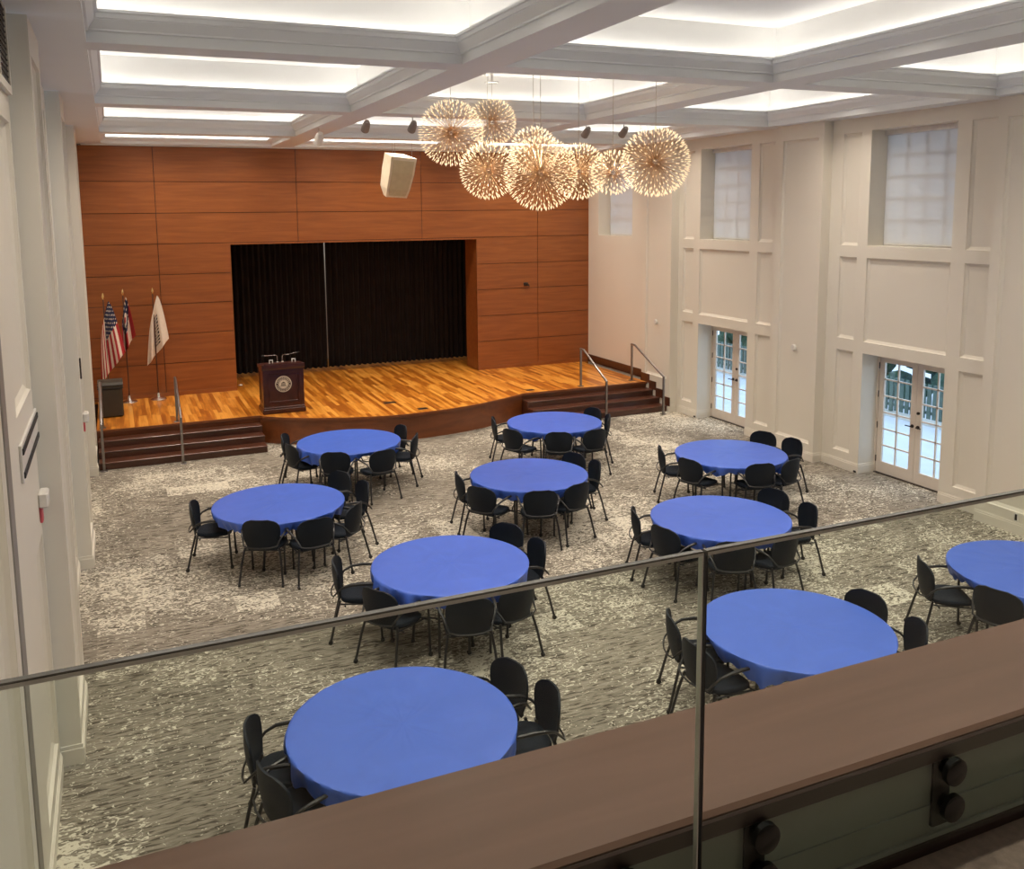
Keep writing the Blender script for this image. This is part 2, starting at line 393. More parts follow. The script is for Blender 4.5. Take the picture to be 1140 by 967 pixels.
# ---- baseboards following the jogs
def base_run(mb, pts, h=.17, t=.018, side=1):
    # pts polyline in plan; board on the room side
    for i in range(len(pts)-1):
        (x0, y0), (x1, y1) = pts[i], pts[i+1]
        if abs(x0-x1) < 1e-6:
            mb.box(x0, x0-side*t, min(y0, y1)-t*.0, max(y0, y1), 0, h-.035); mb.box(x0, x0-side*t*.6, min(y0, y1), max(y0, y1), h-.035, h-.012); mb.box(x0, x0-side*t*.3, min(y0, y1), max(y0, y1), h-.012, h)
        else:
            mb.box(min(x0, x1)-(t if side > 0 else 0), max(x0, x1)+(t if side < 0 else 0), y0, y0-t, 0, h-.035)
            mb.box(min(x0, x1)-(t*.6 if side > 0 else 0), max(x0, x1)+(t*.6 if side < 0 else 0), y0, y0-t*.6, h-.035, h)
br = MB()
for (a0, a1, c, k) in BAYS:
    if k in 'BCD':
        base_run(br, [(XR, a0), (XR, c-HW)]); base_run(br, [(XR, c+HW), (XR, a1)]); base_run(br, [(XR+.36, c+HW), (XR, c+HW)])
        base_run(br, [(XR, a1), (XRP, a1)])
    elif k == 'E': base_run(br, [(XR, a0), (XR, a1)]); base_run(br, [(XR, a1), (XRP, a1)])
for (a0, a1) in PILS[1:]: base_run(br, [(XRP, a0), (XRP, a1)])
base_run(br, [(XRP, -4.23), (XRP, -4.22)])
tag(br.build('baseboard_right', M['wall']), kind='structure')
bl = MB()
for (a0, a1, c, k) in BAYS[1:]:
    base_run(bl, [(XL, a0 if k != 'D' else -15.5), (XL, a1)], side=-1)
for (a0, a1) in PILS[:4]:
    a0_ = {-4.23: -4.15, -8.9: -8.8, -13.52: -13.44}.get(a0, a0)
    base_run(bl, [(XLP, a0_ if a0 != -4.23 else -4.15), (XLP, a1 if a0 != -4.23 else -3.9)], side=-1)
    base_run(bl, [(XL, a0_), (XLP, a0_)], side=-1)
tag(bl.build('baseboard_left', M['wall']), kind='structure')

cs = MB(); cs.bbox(XL, XL+.035, -16.1, -15.86, 0, 5.2, .006); cs.bbox(XL, XL+.02, -15.86, -15.78, 0, 5.2, .004, 1); cs.bbox(XL, XL+.035, -15.78, -15.58, 0, 5.2, .006)  # two grey-brown upright strips with a cream fillet between them
tag(cs.build('trim_left_casing', [mat('taupe_casing', (.26, .24, .21), .5, var=.03), M['wall']]), kind='structure')
# ---- front wall: cherry panels round the stage opening
OX0, OX1, OZ = 2.876, 8.916, 3.924
SX = [XL-.01, 1.33, 4.42, 7.47, 10.64, XR+.02]
SZ = [HS, .62, 1.29, 1.95, 2.63, 3.29, 3.97, 4.65, 5.34, ZWT]
wf = MB()
for (p, q, r, s_) in cells(-.6, 12.7, 0, ZWT+.04, [(OX0-.021, OX1+.021, -.05, OZ+.021)]): wf.box(p, q, .02, .35, r, s_, 1)
g = .007
for i in range(len(SX)-1):
    for j in range(len(SZ)-1):
        # slabs of veneer with open joints, cut where they meet the opening
        for (p, q, r, s_) in cells(SX[i]+g, SX[i+1]-g, SZ[j]+g, SZ[j+1]-g, [(OX0, OX1, HS-.01, OZ)]):
            wf.box(p, q, 0, .025, r, s_, 0)
for (x0, x1) in ((OX0-.0, OX0-.02), (OX1, OX1+.02)): wf.box(x0, x1, .001, .8, HS, OZ, 0)
wf.box(OX0-.02, OX1+.02, .001, .8, OZ, OZ+.02, 0)
wf.box(-.3, OX0-.02, .35, .45, 0, ZWT, 1); wf.box(OX1+.02, 12.7, .35, .45, 0, ZWT, 1)
wf.box(-.6, 12.7, .02, .35, ZWT, ZS+.3, 2)
wf.box(XLP, XRP+.2, -.03, .03, ZWT, ZS, 2)
tag(wf.build('wall_front', [M['woodwall'], M['seam'], M['beam']]), kind='structure')
# backstage shell
bs = MB(); bs.box(-.6, 12.7, 3.6, 3.7, 0, 6.3); bs.box(-.7, -.6, .35, 3.7, 0, 6.3); bs.box(12.7, 12.8, .35, 3.7, 0, 6.3); bs.box(-.7, 12.8, .35, 3.7, 6.2, 6.3)
tag(bs.build('wall_backstage', M['wall']), kind='structure')
# rear wall and balcony
rw = MB(); rw.box(-.6, 12.8, YB-.1, YB, 0, 7.1); tag(rw.build('wall_rear', M['wall']), kind='structure')

# ---- coffered ceiling
ce = MB(); holes = [(x0, x1, y0, y1) for x0, x1 in COLX for y0, y1 in ROWY]; wide = [(a-.01, b+.01, c-.01, d+.01) for a, b, c, d in holes]
for (p, q, r, s_) in cells(-.6, 12.75, YB, .02, wide): ce.box(p, q, r, s_, ZS+.001, ZS+.029)
def ring(x0, x1, y0, y1, o, z): return [(x0+o, y0+o, z), (x1-o, y0+o, z), (x1-o, y1-o, z), (x0+o, y1-o, z)]
for (x0, x1, y0, y1) in holes:
    rg = [ring(x0, x1, y0, y1, o, z) for o, z in ((.0, ZS+.03), (-.15, ZS+.03), (-.15, ZT))]
    v = [p for r in rg for p in r]; fs = []
    for i in (0, 1):
        for j in range(4): fs.append((i*4+j, i*4+(j+1) % 4, i*4+4+(j+1) % 4, i*4+4+j))
    fs.append((8, 9, 10, 11))
    ce.add(v, [tuple(reversed(t)) for t in fs])
tag(ce.build('ceiling', M['ceil']), kind='structure')
sf = MB()
for (p, q, r, s_) in cells(-.6, 12.75, YB, .02, wide): sf.box(p, q, r, s_, ZS-.012, ZS)
tag(sf.build('trim_beam_soffits', M['beam']), kind='structure')
PROF = [(0, -.012), (0, .085), (.022, .088), (.022, .105), (.075, .178), (.075, .188), (.088, .19), (.088, .232), (.105, .236), (.105, .262), (.07, .262), (.07, .2), (-.02, .06), (-.02, -.01)]
for n, (x0, x1, y0, y1) in enumerate(holes):
    t = MB(); rg = [ring(x0, x1, y0, y1, o, ZS+z) for o, z in PROF]
    if y1 > -1:      # low lip beside the wood wall: the cove shows as a slit
        rg = [[p if p[1] < -1 else (p[0], p[1], ZS+(p[2]-ZS)*.48 if p[2] > ZS else p[2]) for p in r] for r in rg]
    rg.append(rg[0])
    t.loft([list(reversed(r)) for r in rg], False, False)
    tag(t.build('trim_%d' % (n+1), M['beam']), kind='structure')

# ================================================================== windows and doors
def window_unit(n, c, x, y0=None):
    root = empty('window_%d' % n, (x, c, 3.975), kind='structure')
    w_, h = HW, 1.925
    m = MB(); m.box(0, .06, -w_, -w_+.06, 0, h); m.box(0, .06, w_-.06, w_, 0, h); m.box(0, .06, -w_, w_, 0, .06); m.box(0, .06, -w_, w_, h-.06, h)
    for k in range(1, 4): y = -w_+.06+(2*w_-.12)*k/4; m.box(.004, .045, y-.026, y+.026, .06, h-.06)
    for k in range(1, 5): z = .06+(h-.12)*k/5; m.box(.004, .045, -w_+.06, w_-.06, z-.026, z+.026)
    m.build('window_frame', M['plastic'], root)
    p = MB(); p.box(.028, .032, -w_+.06, w_-.06, .06, h-.06); p.build('window_pane', M['glass'], root)
    s_ = MB(); s_.box(-.016, -.014, -w_+.02, w_-.02, .03, h-.03); o = s_.build('roller_shade', M['shade'], root)
    b = MB(); b.bbox(-.022, -.002, -w_+.02, w_-.02, .012, .034, .004); b.build('hem_bar', M['plastic'], o)
    v = MB(); v.bbox(-.075, -.002, -w_, w_, h-.085, h, .006); v.build('shade_cassette', M['plastic'], o)
    return root
for i, (a0, a1, c, k) in enumerate(BAYS):
    if k == 'E': continue
    window_unit(i+1, c, XR+.36)
def door_unit(n, c):
    x = XR+.36
    root = empty('door_%d' % n, (x, c, 0), kind='structure')
    W = HW; H = 2.13
    fr = MB(); fr.box(0, .09, -W, -W+.03, 0, H); fr.box(0, .09, W-.03, W, 0, H); fr.box(0, .09, -W, W, H-.03, H); fr.box(-.02, .1, -W, W, 0, .012, 1)
    fr.build('door_frame', [M['door'], M['bronze']], root)
    for s_ in (1, -1):
        a, b_ = (.003, W-.033); z0, z1 = .015, H-.035
        lf = MB(); st = .11; tr = .13; brl = .2
        def B(y0, y1, q0, q1, x0=.02, x1=.06, mi=0): lf.box(x0, x1, s_*y0, s_*y1, q0, q1, mi)
        B(a, a+st, z0, z1); B(b_-st, b_, z0, z1); B(a+st, b_-st, z0, z0+brl); B(a+st, b_-st, z1-tr, z1)
        g0, g1, h0, h1 = a+st, b_-st, z0+brl, z1-tr
        B((g0+g1)/2-.012, (g0+g1)/2+.012, h0, h1, .025, .055)
        for k in range(1, 6): z = h0+(h1-h0)*k/6; B(g0, g1, z-.012, z+.012, .025, .055)
        leaf = lf.build('door_leaf', M['door'], root)
        pn = MB(); pn.box(.038, .042, s_*g0, s_*g1, h0, h1); pn.build('door_pane', M['glass'], leaf)
        hd = MB(); y = s_*(a+st*.5)
        hd.lathe([(.028, 0), (.028, .008), (.012, .012)], n=12)
        ho = MB(); ho.v = []; 
        ho.tube([(.02, y, .98), (-.035, y, .98)], .012, 8); ho.tube([(-.035, y, .98), (-.04, y+s_*.10, .98)], .010, 8)
        ho.tube([(.02, y, .98), (.006, y, .98)], .03, 12)
        if s_ < 0: ho.tube([(.02, y, 1.22), (-.006, y, 1.22)], .024, 12)
        ho.build('door_handle', M['bronze'], leaf)
        for z in (.25, .85, 1.4, 1.9):
            hg = MB(); hg.tube([(.012, s_*(W-.03), z-.055), (.012, s_*(W-.03), z+.055)], .010, 8); hg.build('hinge', M['bronze'], leaf)
    return root
for n, (a0, a1, c, k) in enumerate([b for b in BAYS if b[3] in 'BCD']): door_unit(n+1, c)
# outside: patio, kerb, fence, hedge
gr = MB(); gr.box(12.62, 40, -30, 12, -.2, -.02); tag(gr.build('ground', M['patio']), kind='structure')
kb = MB(); kb.bbox(16.15, 16.45, -20, 2, -.02, .05, .01); tag(kb.build('patio_kerb', M['plastic']), 'long white kerb under the green fence outside the doors', 'kerb')
fn = empty('garden_fence', (16.3, -9, .05), label='low green grey slatted fence on the kerb outside the glass doors', cat='fence')
pl = MB()
for k in range(150): y = -11+k*.147; pl.box(-.012, .012, y, y+.095, .05, .80)
pl.build('slat_panel', M['fence'], fn)
rl = MB(); rl.box(.013, .05, -11, 11, .14, .2); rl.box(.013, .05, -11, 11, .66, .72); rl.build('rail', M['fence'], fn)
for k in range(9):
    po = MB(); po.bbox(.05, .13, -11+k*2.7-.04, -11+k*2.7+.04, 0, .88, .01); po.build('post', M['fence'], fn)
rnd = random.Random(3)
hg = MB()
for k in range(260):
    x, y, z = 17.6+rnd.random()*.9, -20+rnd.random()*22, rnd.random()*1.5
    r = .25+rnd.random()*.2; q = []
    hg.lathe([(r*sin(pi*t/5), -r*cos(pi*t/5)) for t in range(6)], (x, y, z+.1), 7)
tag(hg.build('hedge', M['green']), 'dark green clipped hedge behind the fence outside', 'hedge', kind='stuff')

# ================================================================== STAGE
st = empty('stage', (0, 0, 0), label='raised wooden stage with orange plank floor, bowed mahogany front and steps at both ends', cat='stage')
CURVE = [(2.95, -3.05), (3.4, -3.42), (3.91, -3.70), (4.73, -4.02), (5.62, -4.17), (6.63, -4.08), (7.3, -3.92), (7.8, -3.72), (8.3, -3.50), (8.68, -3.30)]
def smooth_curve(P, n=6):
    out = []
    for i in range(len(P)-1):
        p0 = P[max(i-1, 0)]; p1 = P[i]; p2 = P[i+1]; p3 = P[min(i+2, len(P)-1)]
        for k in range(n):
            t = k/n
            out.append(tuple(.5*((2*p1[d])+(-p0[d]+p2[d])*t+(2*p0[d]-5*p1[d]+4*p2[d]-p3[d])*t*t+(-p0[d]+3*p1[d]-3*p2[d]+p3[d])*t**3) for d in (0, 1)))
    out.append(P[-1]); return out
CV = smooth_curve(CURVE)
LY, RY = -2.98, -3.28
outline = [(XLP, LY)] + [(2.95, LY)] + CV[1:] + [(XRP-.002, RY)]
top = MB()
poly = [(p[0], p[1]) for p in outline] + [(XRP-.002, -.005), (XLP, -.005)]
top.prism(poly, 'z', HS-.03, HS)
top.build('stage_floor', M['stagefloor'], st)
ap = MB()
off = .035
inner = [(p[0], p[1]+off) for p in CV]
ap.prism(inner + [(8.68, -3.0), (2.95, -2.8)], 'z', 0, HS-.031)
ap.prism([(XLP+.001, LY+off), (2.95, LY+off), (2.95, -1.0), (XLP+.001, -1.0)], 'z', 0, HS-.031)
ap.prism([(8.68, RY+off), (XRP-.003, RY+off), (XRP-.003, -1.0), (8.68, -1.0)], 'z', 0, HS-.031)
ap.build('stage_front', M['apron'], st)
ed = MB()
def strip(mb, pts, w0, w1, z0, z1, mi=0):
    a = [(p[0], p[1]+w0, z0) for p in pts]; b = [(p[0], p[1]+w1, z0) for p in pts]; c = [(p[0], p[1]+w1, z1) for p in pts]; d_ = [(p[0], p[1]+w0, z1) for p in pts]
    mb.loft([[a[i], b[i], c[i], d_[i]] for i in range(len(pts))], True, True, mi)
strip(ed, [(p[0], p[1]) for p in outline], -.022, .03, HS-.04, HS+.003)
ed.build('stage_nosing', M['apron'], st)
def steps(x0, x1, ytop, name):
    r = HS/4; td = .29
    m = MB()
    for k in range(1, 4):
        z = HS-k*r; yb = ytop-(k-1)*td
        m.box(x0, x1, yb+.03, yb-td+.02, 0, z-.03)
        m.bbox(x0, x1, yb+.03, yb-td-.012, z-.03, z, .008)
    return m.build(name, M['step'], st)
steps(XLP+.03, 2.95, LY, 'stair_flight'); steps(8.68, XRP-.004, RY, 'stair_flight')
# stepped skirting against the side walls
sk = MB(); sk.box(XR-.02, XR-.001, -3.03, -.001, HS, HS+.2); sk.box(XRP-.02, XRP-.001, -3.4, -3.03, HS, HS+.2)
sk.box(XRP-.02, XR, -3.05, -3.03, HS, HS+.2)
for k in range(3): sk.box(XRP-.02, XRP-.001, -3.4-.29*k-.29, -3.4-.29*k, HS-.137*(k+1)-.0, HS+.2-.137*(k+1))
sk.build('side_skirting', M['step'], st)
for (a, b_) in ((-.05, OX0), (OX1, XR-.02)):
    ss = MB(); ss.box(a, b_, -.02, -.001, HS, HS+.09); ss.build('wall_skirting', M['woodwall'], st)
# floor boxes on the stage
def floorbox(x, y, sx, lab):
    m = MB(); m.bbox(-sx, sx, -.07, .07, 0, .006, .002); m.box(-sx+.02, sx-.02, -.05, .05, .006, .009)
    o = m.build('floor_box', M['blackmetal']); o.location = (x, y, HS); tag(o, lab, 'floor box', 'flush boxes in the stage floor')
floorbox(5.70, -2.91, .13, 'black flush power box near the middle of the stage floor')
floorbox(6.15, -3.80, .10, 'small dark flush box close to the bowed stage edge')
floorbox(9.0, -2.98, .10, 'small dark flush box near the right-hand stage steps')

bkf = MB(); bkf.box(-.6, 12.7, -.004, 3.6, HS-.05, HS); tag(bkf.build('floor_backstage', M['stagefloor']), kind='structure')
# curtains
def curtain(x0, x1, y, seed, lab):
    rd = random.Random(seed); n = int((x1-x0)/.02); m = MB(); rows = []
    ph = [rd.random()*6 for _ in range(4)]
    for zi, z in enumerate((HS+.045, 1.5, 3.0, 4.5)):
        row = []
        for i in range(n+1):
            x = x0+(x1-x0)*i/n
            a = .045*sin(x*2*pi/.14+ph[0]+.8*sin(x*1.7+ph[1]))+.02*sin(x*2*pi/.37+ph[2])
            zz = z + (.018*max(0, sin(x*2*pi/.14+ph[0]+.8*sin(x*1.7+ph[1]))) if zi == 0 else 0)
            row.append((x, y+a, zz))
        rows.append(row)
    m.loft(rows, False, False, smooth=True, closed=False)
    b = [[(p[0], p[1]+.006, p[2]) for p in r] for r in rows]
    m.loft([list(reversed(r)) for r in b], False, False, smooth=True, closed=False)
    o = m.build('stage_curtain', M['curtain'], sharp=70); tag(o, lab, 'curtain', 'black stage curtains')
curtain(-.1, 5.438, 1.95, 1, 'left black pleated stage curtain, left of the bright slit')
curtain(5.442, 12.0, 1.95, 2, 'right black pleated stage curtain, right of the bright slit')
tk = MB(); tk.box(-.1, 12, 1.9, 2.0, 4.5, 4.56); tag(tk.build('curtain_track', M['blackmetal']), 'black curtain track above the black stage curtains', 'curtain track')
lg = MB(); lg.lathe([(.05, 0), (.05, .012), (.03, .02)], n=16); o = lg.build('floor_light', M['plastic']); o.location = (3.02, .6, HS)
tag(o, 'tiny white round fitting on the stage floor inside the left jamb', 'floor fitting')

# ---- lectern
def lectern():
    root = empty('lectern', (3.46, -2.62, HS), label='dark mahogany lectern with round cream seal standing on the stage', cat='lectern')
    hw, d0, d1, H = .40, -.31, .25, 1.0
    b = MB(); b.bbox(-hw-.035, hw+.035, d0-.03, d1+.02, 0, .10, .01); b.bbox(-hw-.018, hw+.018, d0-.016, d1+.01, .10, .14, .012); b.build('base', M['podium'], root)
    m = MB(); z0, z1 = .14, H-.09
    m.box(-hw, hw, d0+.03, d1, z0, z1)
    for c_ in cells(-hw, hw, z0, z1, [(-hw+.09, hw-.09, z0+.09, z1-.08)]): m.box(c_[0], c_[1], d0, d0+.03, c_[2], c_[3])
    for c_ in cells(d0, d1, z0, z1, [(d0+.09, d1-.09, z0+.09, z1-.08)]):
        m.box(-hw-.012, -hw, c_[0], c_[1], c_[2], c_[3]); m.box(hw, hw+.012, c_[0], c_[1], c_[2], c_[3])
    m.build('body', M['podium'], root)
    mo = MB()
    for (a, b_, c_, d_) in ((-hw+.09, hw-.09, z0+.09, z0+.115), (-hw+.09, hw-.09, z1-.105, z1-.08), (-hw+.09, -hw+.115, z0+.09, z1-.08), (hw-.115, hw-.09, z0+.09, z1-.08)): mo.bbox(a, b_, d0+.008, d0+.03, c_, d_, .006)
    mo.build('panel_moulding', M['podium'], root)
    t = MB()
    t.prism([(d0-.02, H-.09), (d1+.02, H-.09), (d1+.02, H-.03), (d0-.04, H+.02), (d0-.04, H-.05)], 'x', -hw-.03, hw+.03)
    t.prism([(d0+.01, H-.0), (d1, H-.045), (d1, H-.02), (d0+.01, H+.03)], 'x', -hw+.02, hw-.02)
    t.build('top', M['podium'], root)
    # round seal
    s_ = MB(); y = d0+.03; R = .165; n = 48
    def ann(r0, r1, yy, mi):
        v = [(r0*cos(2*pi*k/n), yy, .60+r0*sin(2*pi*k/n)) for k in range(n)]+[(r1*cos(2*pi*k/n), yy, .60+r1*sin(2*pi*k/n)) for k in range(n)]
        s_.add(v, [(k, (k+1) % n, n+(k+1) % n, n+k) for k in range(n)], mi)
    s_.loft([[(R*cos(2*pi*k/n), yy, .60+R*sin(2*pi*k/n)) for k in range(n)] for yy in (y, y-.012)], True, True, 0)
    ann(.150, .108, y-.0135, 1)
    for k in range(26):
        if k in (0, 13): continue
        a = 2*pi*k/26; c_, d_ = cos(a), sin(a); tx, tz = -d_, c_
        v = [(c_*r+tx*w_, y-.0145, .60+d_*r+tz*w_) for r, w_ in ((.120, -.008), (.120, .006), (.140, .009), (.140, -.009))]
        s_.add(v, [(0, 1, 2, 3)], 0)
    ann(.100, .092, y-.0135, 1)
    # emblem: building with rays over a ground line
    def R4(x0, x1, z0, z1, mi=1): s_.add([(x0, y-.0135, .6+z0), (x1, y-.0135, .6+z0), (x1, y-.0135, .6+z1), (x0, y-.0135, .6+z1)], [(0, 1, 2, 3)], mi)
    R4(-.07, .07, -.045, -.036); R4(-.05, .045, -.03, -.022)
    for k in range(5): R4(-.045+k*.02, -.035+k*.02, -.02, .012)
    s_.add([(-.055, y-.0135, .618), (.05, y-.0135, .618), (0, y-.0135, .648)], [(0, 1, 2)], 1)
    for k in range(7):
        a = pi*(k+.5)/7; s_.add([(.06*cos(a), y-.0135, .6+.03+.04*sin(a)), (.085*cos(a-.06), y-.0135, .6+.01+.08*sin(a-.06)), (.085*cos(a+.06), y-.0135, .6+.01+.08*sin(a+.06))], [(0, 1, 2)], 1)
    tag(s_.build('seal', [M['cream'], M['sealdark']], root), 'round cream and dark seal')
    return root
lectern()
def mic(x, sgn, lab):
    root = empty('lectern_microphone', (x, -2.62, HS+1.0), label=lab, cat='microphone', group='microphones on the lectern')
    b = MB(); b.tube([(0, .1, -.035), (0, .1, .01)], .022, 10); b.build('socket', M['plastic'], root)
    t = MB(); t.tube([(0, .1, .0), (-.005*sgn, .1, .12), (-.03*sgn, .09, .15), (-.12*sgn, .06, .155), (-.28*sgn, .0, .165+.03*(sgn < 0))], [.008, .007, .006, .006, .008], 8); t.build('gooseneck', M['chrome'], root)
    c = MB(); c.tube([(-.28*sgn, .0, .165+.03*(sgn < 0)), (-.335*sgn, -.02, .167+.04*(sgn < 0))], .012, 8); c.build('capsule', M['rubber'], root)
mic(3.42, 1, 'thin gooseneck microphone bent to the left over the lectern top')
mic(3.52, -1, 'thin gooseneck microphone bent to the right over the lectern top')
for x, lab in ((3.26, 'small white holder on the left half of the lectern top'), (3.72, 'small white holder on the right half of the lectern top')):
    m = MB(); m.bbox(-.03, .03, -.02, .02, 0, .012, .003); m.bbox(-.04, -.022, -.012, .012, .01, .09, .003); m.bbox(.022, .04, -.012, .012, .01, .09, .003); m.bbox(-.04, .04, -.012, .012, .075, .092, .003)
    o = m.build('lectern_holder', M['plastic']); o.location = (x, -2.70, HS+.993); tag(o, lab, 'holder', 'small white holders on the lectern')

# ---- flags
def flag(x, y, ztop, kind, lab, wid, hgt, lean=0):
    root = empty('flag', (x, y, HS), label=lab, cat='flag', group='flags standing on stage')
    b = MB(); b.lathe([(.17, 0), (.17, .012), (.15, .03), (.06, .05), (.035, .08), (.03, .13), (.018, .15)], n=24); b.build('stand', M['chrome'] if kind != 'us' else M['gold'], root)
    H = ztop-HS
    p = MB(); p.tube([(0, 0, .05), (0, 0, H-.1)], .014, 8); p.build('pole', M['step'], root)
    fi = MB(); fi.lathe([(.006, -.02), (.014, .0), (.02, .03), (.03, .06), (.02, .10), (.004, .14)], (0, 0, H-.12), 10); fi.build('finial', M['gold'], root)
    # draped cloth: u runs along the fly, folded up; v down the hoist
    nu, nv = 72, 66; rd = random.Random(len(lab)); m = MB()
    ph = rd.random()*6
    zt = H-.16
    V = []
    for j in range(nv+1):
        v = j/nv
        for i in range(nu+1):
            u = i/nu
            # hoist runs down the pole (v); the fly (u) falls and gathers in folds
            top_ = v*.36; fall = (1-.10*abs(v-.5))*u*.64
            drop = zt - hgt*(top_+fall)
            sp_ = wid*(.30+.70*u**.6)*(.5-v)
            fold = sin(v*2*pi*2.0+ph)
            xx = sp_*(1-.35*v) + lean*wid*u**.9 + .012*fold*u
            yy = -.02-.055*cos(v*2*pi*2.0+ph)*(.25+u)*min(1, .3+u*2)
            V.append((xx, yy, drop))
    F = []; MI = []
    for j in range(nv):
        for i in range(nu):
            a = j*(nu+1)+i; u = (i+.5)/nu; v = (j+.5)/nv; c = 1
            if kind == 'us':
                c = 0 if int(v*13) % 2 == 0 else 1
                if u < .42 and v < 7/13:
                    c = 2; su = u/.42*11; sv = v/(7/13)*9
                    if (int(su)+int(sv)) % 2 == 0 and abs(su % 1-.5) < .24 and abs(sv % 1-.5) < .24: c = 1
            elif kind == 'ohio':
                c = 0 if int(v*5) % 2 == 0 else 1
                if u < .62 and abs(v-.5) < .5*(1-u/.62)+.12: c = 2
                dd = math.hypot((u-.30)*1.3, v-.5)
                if dd < .20: c = 1
                if dd < .10: c = 0
                if c == 2 and int(u*20) % 3 == 0 and int(v*14) % 3 == 0 and dd > .24: c = 1
            else:
                c = 1
                if .30 < v < .52 and .22 < u < .88:
                    q = (u-.22)/.66*9; r_ = (v-.30)/.22
                    if q % 1 < .62 and not (.3 < r_ < .7 and .2 < q % 1 < .45): c = 3
            F.append((a, a+1, a+nu+2, a+nu+1)); MI.append(c)
    m.v = V; m.f = F; m.mi = MI; m.sm = [True]*len(F)
    o = m.build('cloth', [FL['red'], FL['white'], FL['navy'], FL['black']], root, sharp=180)
    so = o.modifiers.new('thickness', 'SOLIDIFY'); so.thickness = .004
    return root
flag(.16, -.75, 2.98, 'us', 'stars and stripes flag hanging from the pole furthest left', .62, 1.82, .10)
flag(.55, -.35, 3.02, 'ohio', 'dark blue, red and white flag with a red disc, middle of the three', .34, 1.36, .10)
flag(1.15, -.30, 3.02, 'white', 'white flag with black lettering on the pole furthest right', .58, 1.60, .0)
# ---- dark case at the left end of the stage
root = empty('equipment_case', (.20, -1.55, HS), label='dark grey rounded equipment case at the left end of the stage', cat='case')
m = MB(); m.bbox(-.23, .22, -.28, .28, 0, .60, .03); m.build('body', M['tubseat'], root)
m = MB(); m.prism([(-.29, .60), (.29, .60), (.29, .66), (.24, .71), (.1, .735), (-.1, .735), (-.24, .71), (-.29, .66)], 'x', -.24, .23); m.build('lid', M['tubseat'], root)
m = MB(); m.bbox(-.245, .235, -.295, .295, .585, .61, .006); m.bbox(-.245, .235, -.30, .30, .655, .668, .004); m.build('trim_band', M['blackmetal'], root)

# ---- handrails of the stage steps
def rail(x, ylo, yhi, lab, zlo=0):
    root = empty('stair_handrail', (x, ylo, 0), label=lab, cat='handrail', group='handrails of the stage steps')
    d_ = yhi-ylo
    m = MB(); m.bbox(-.022, .022, -.022, .022, .0, .86, .004); m.build('lower_post', M['steel'], root)
    m = MB(); m.bbox(-.022, .022, d_-.022, d_+.022, HS, HS+.86, .004); m.build('upper_post', M['steel'], root)
    m = MB(); m.tube([(0, -.02, .86), (0, d_-.14, HS+.88), (0, d_+.03, HS+.88)], .026, 8); m.build('grip', M['steel'], root)
    for (yy, z) in ((0, 0), (d_, HS)):
        m = MB(); m.bbox(-.06, .06, yy-.06, yy+.06, z, z+.015, .004); m.build('foot_plate', M['steel'], root)
rail(.03, -3.92, -2.75, 'dark steel handrail of the stage steps against the left wall')
rail(1.38, -4.0, -2.8, 'steel handrail halfway along the left-hand stage steps')
rail(10.26, -4.30, -3.1, 'steel handrail halfway along the right-hand stage steps')
rail(11.70, -4.38, -3.0, 'steel handrail of the stage steps beside the right wall')

# ---- hanging loudspeaker
root = empty('hanging_loudspeaker', (6.48, -1.2, 5.45), label='cream wedge loudspeaker hanging in front of the wood wall', cat='loudspeaker')
tilt = Matrix.Rotation(radians(14), 4, 'X') @ Matrix.Rotation(radians(6), 4, 'Y') @ Matrix.Rotation(radians(12), 4, 'Z')
def R_box(w0, w1, y0, y1, z0, z1, y0b=None):
    return [[(-w0/2*1, y0, z1), (w0/2, y0, z1), (w0/2*.8, y1, z1), (-w0/2*.8, y1, z1)], [(-w1/2, y0, z0), (w1/2, y0, z0), (w1/2*.8, y1*.6, z0), (-w1/2*.8, y1*.6, z0)]]
m = MB(); rr = [[(-.33, -.24, .47), (.33, -.24, .47), (.25, .24, .47), (-.25, .24, .47)], [(-.32, -.25, .1), (.32, -.25, .1), (.25, .26, .1), (-.25, .26, .1)], [(-.30, -.20, -.28), (.30, -.20, -.28), (.24, .24, -.28), (-.24, .24, -.28)], [(-.27, -.16, -.47), (.27, -.16, -.47), (.22, .06, -.47), (-.22, .06, -.47)]]
m.loft(rr[::-1]); m.build('cabinet', M['spk'], root, tilt)
m = MB(); m.loft([[(-.215, -.178, -.43), (.215, -.178, -.43), (.215, -.165, -.43), (-.215, -.165, -.43)], [(-.245, -.222, -.27), (.245, -.222, -.27), (.245, -.205, -.27), (-.245, -.205, -.27)], [(-.262, -.265, .1), (.262, -.265, .1), (.262, -.25, .1), (-.262, -.25, .1)], [(-.27, -.256, .40), (.27, -.256, .40), (.27, -.24, .40), (-.27, -.24, .40)]]); m.build('grille', M['grille'], root, tilt)
for (x, y) in ((-.28, -.15), (.28, -.15), (0, .2)):
    q = tilt @ Vector((x*.9, y, .47)); m = MB(); m.tube([q, (q.x, q.y, ZT-5.45)], .004, 6); m.build('cable', M['wire'], root)

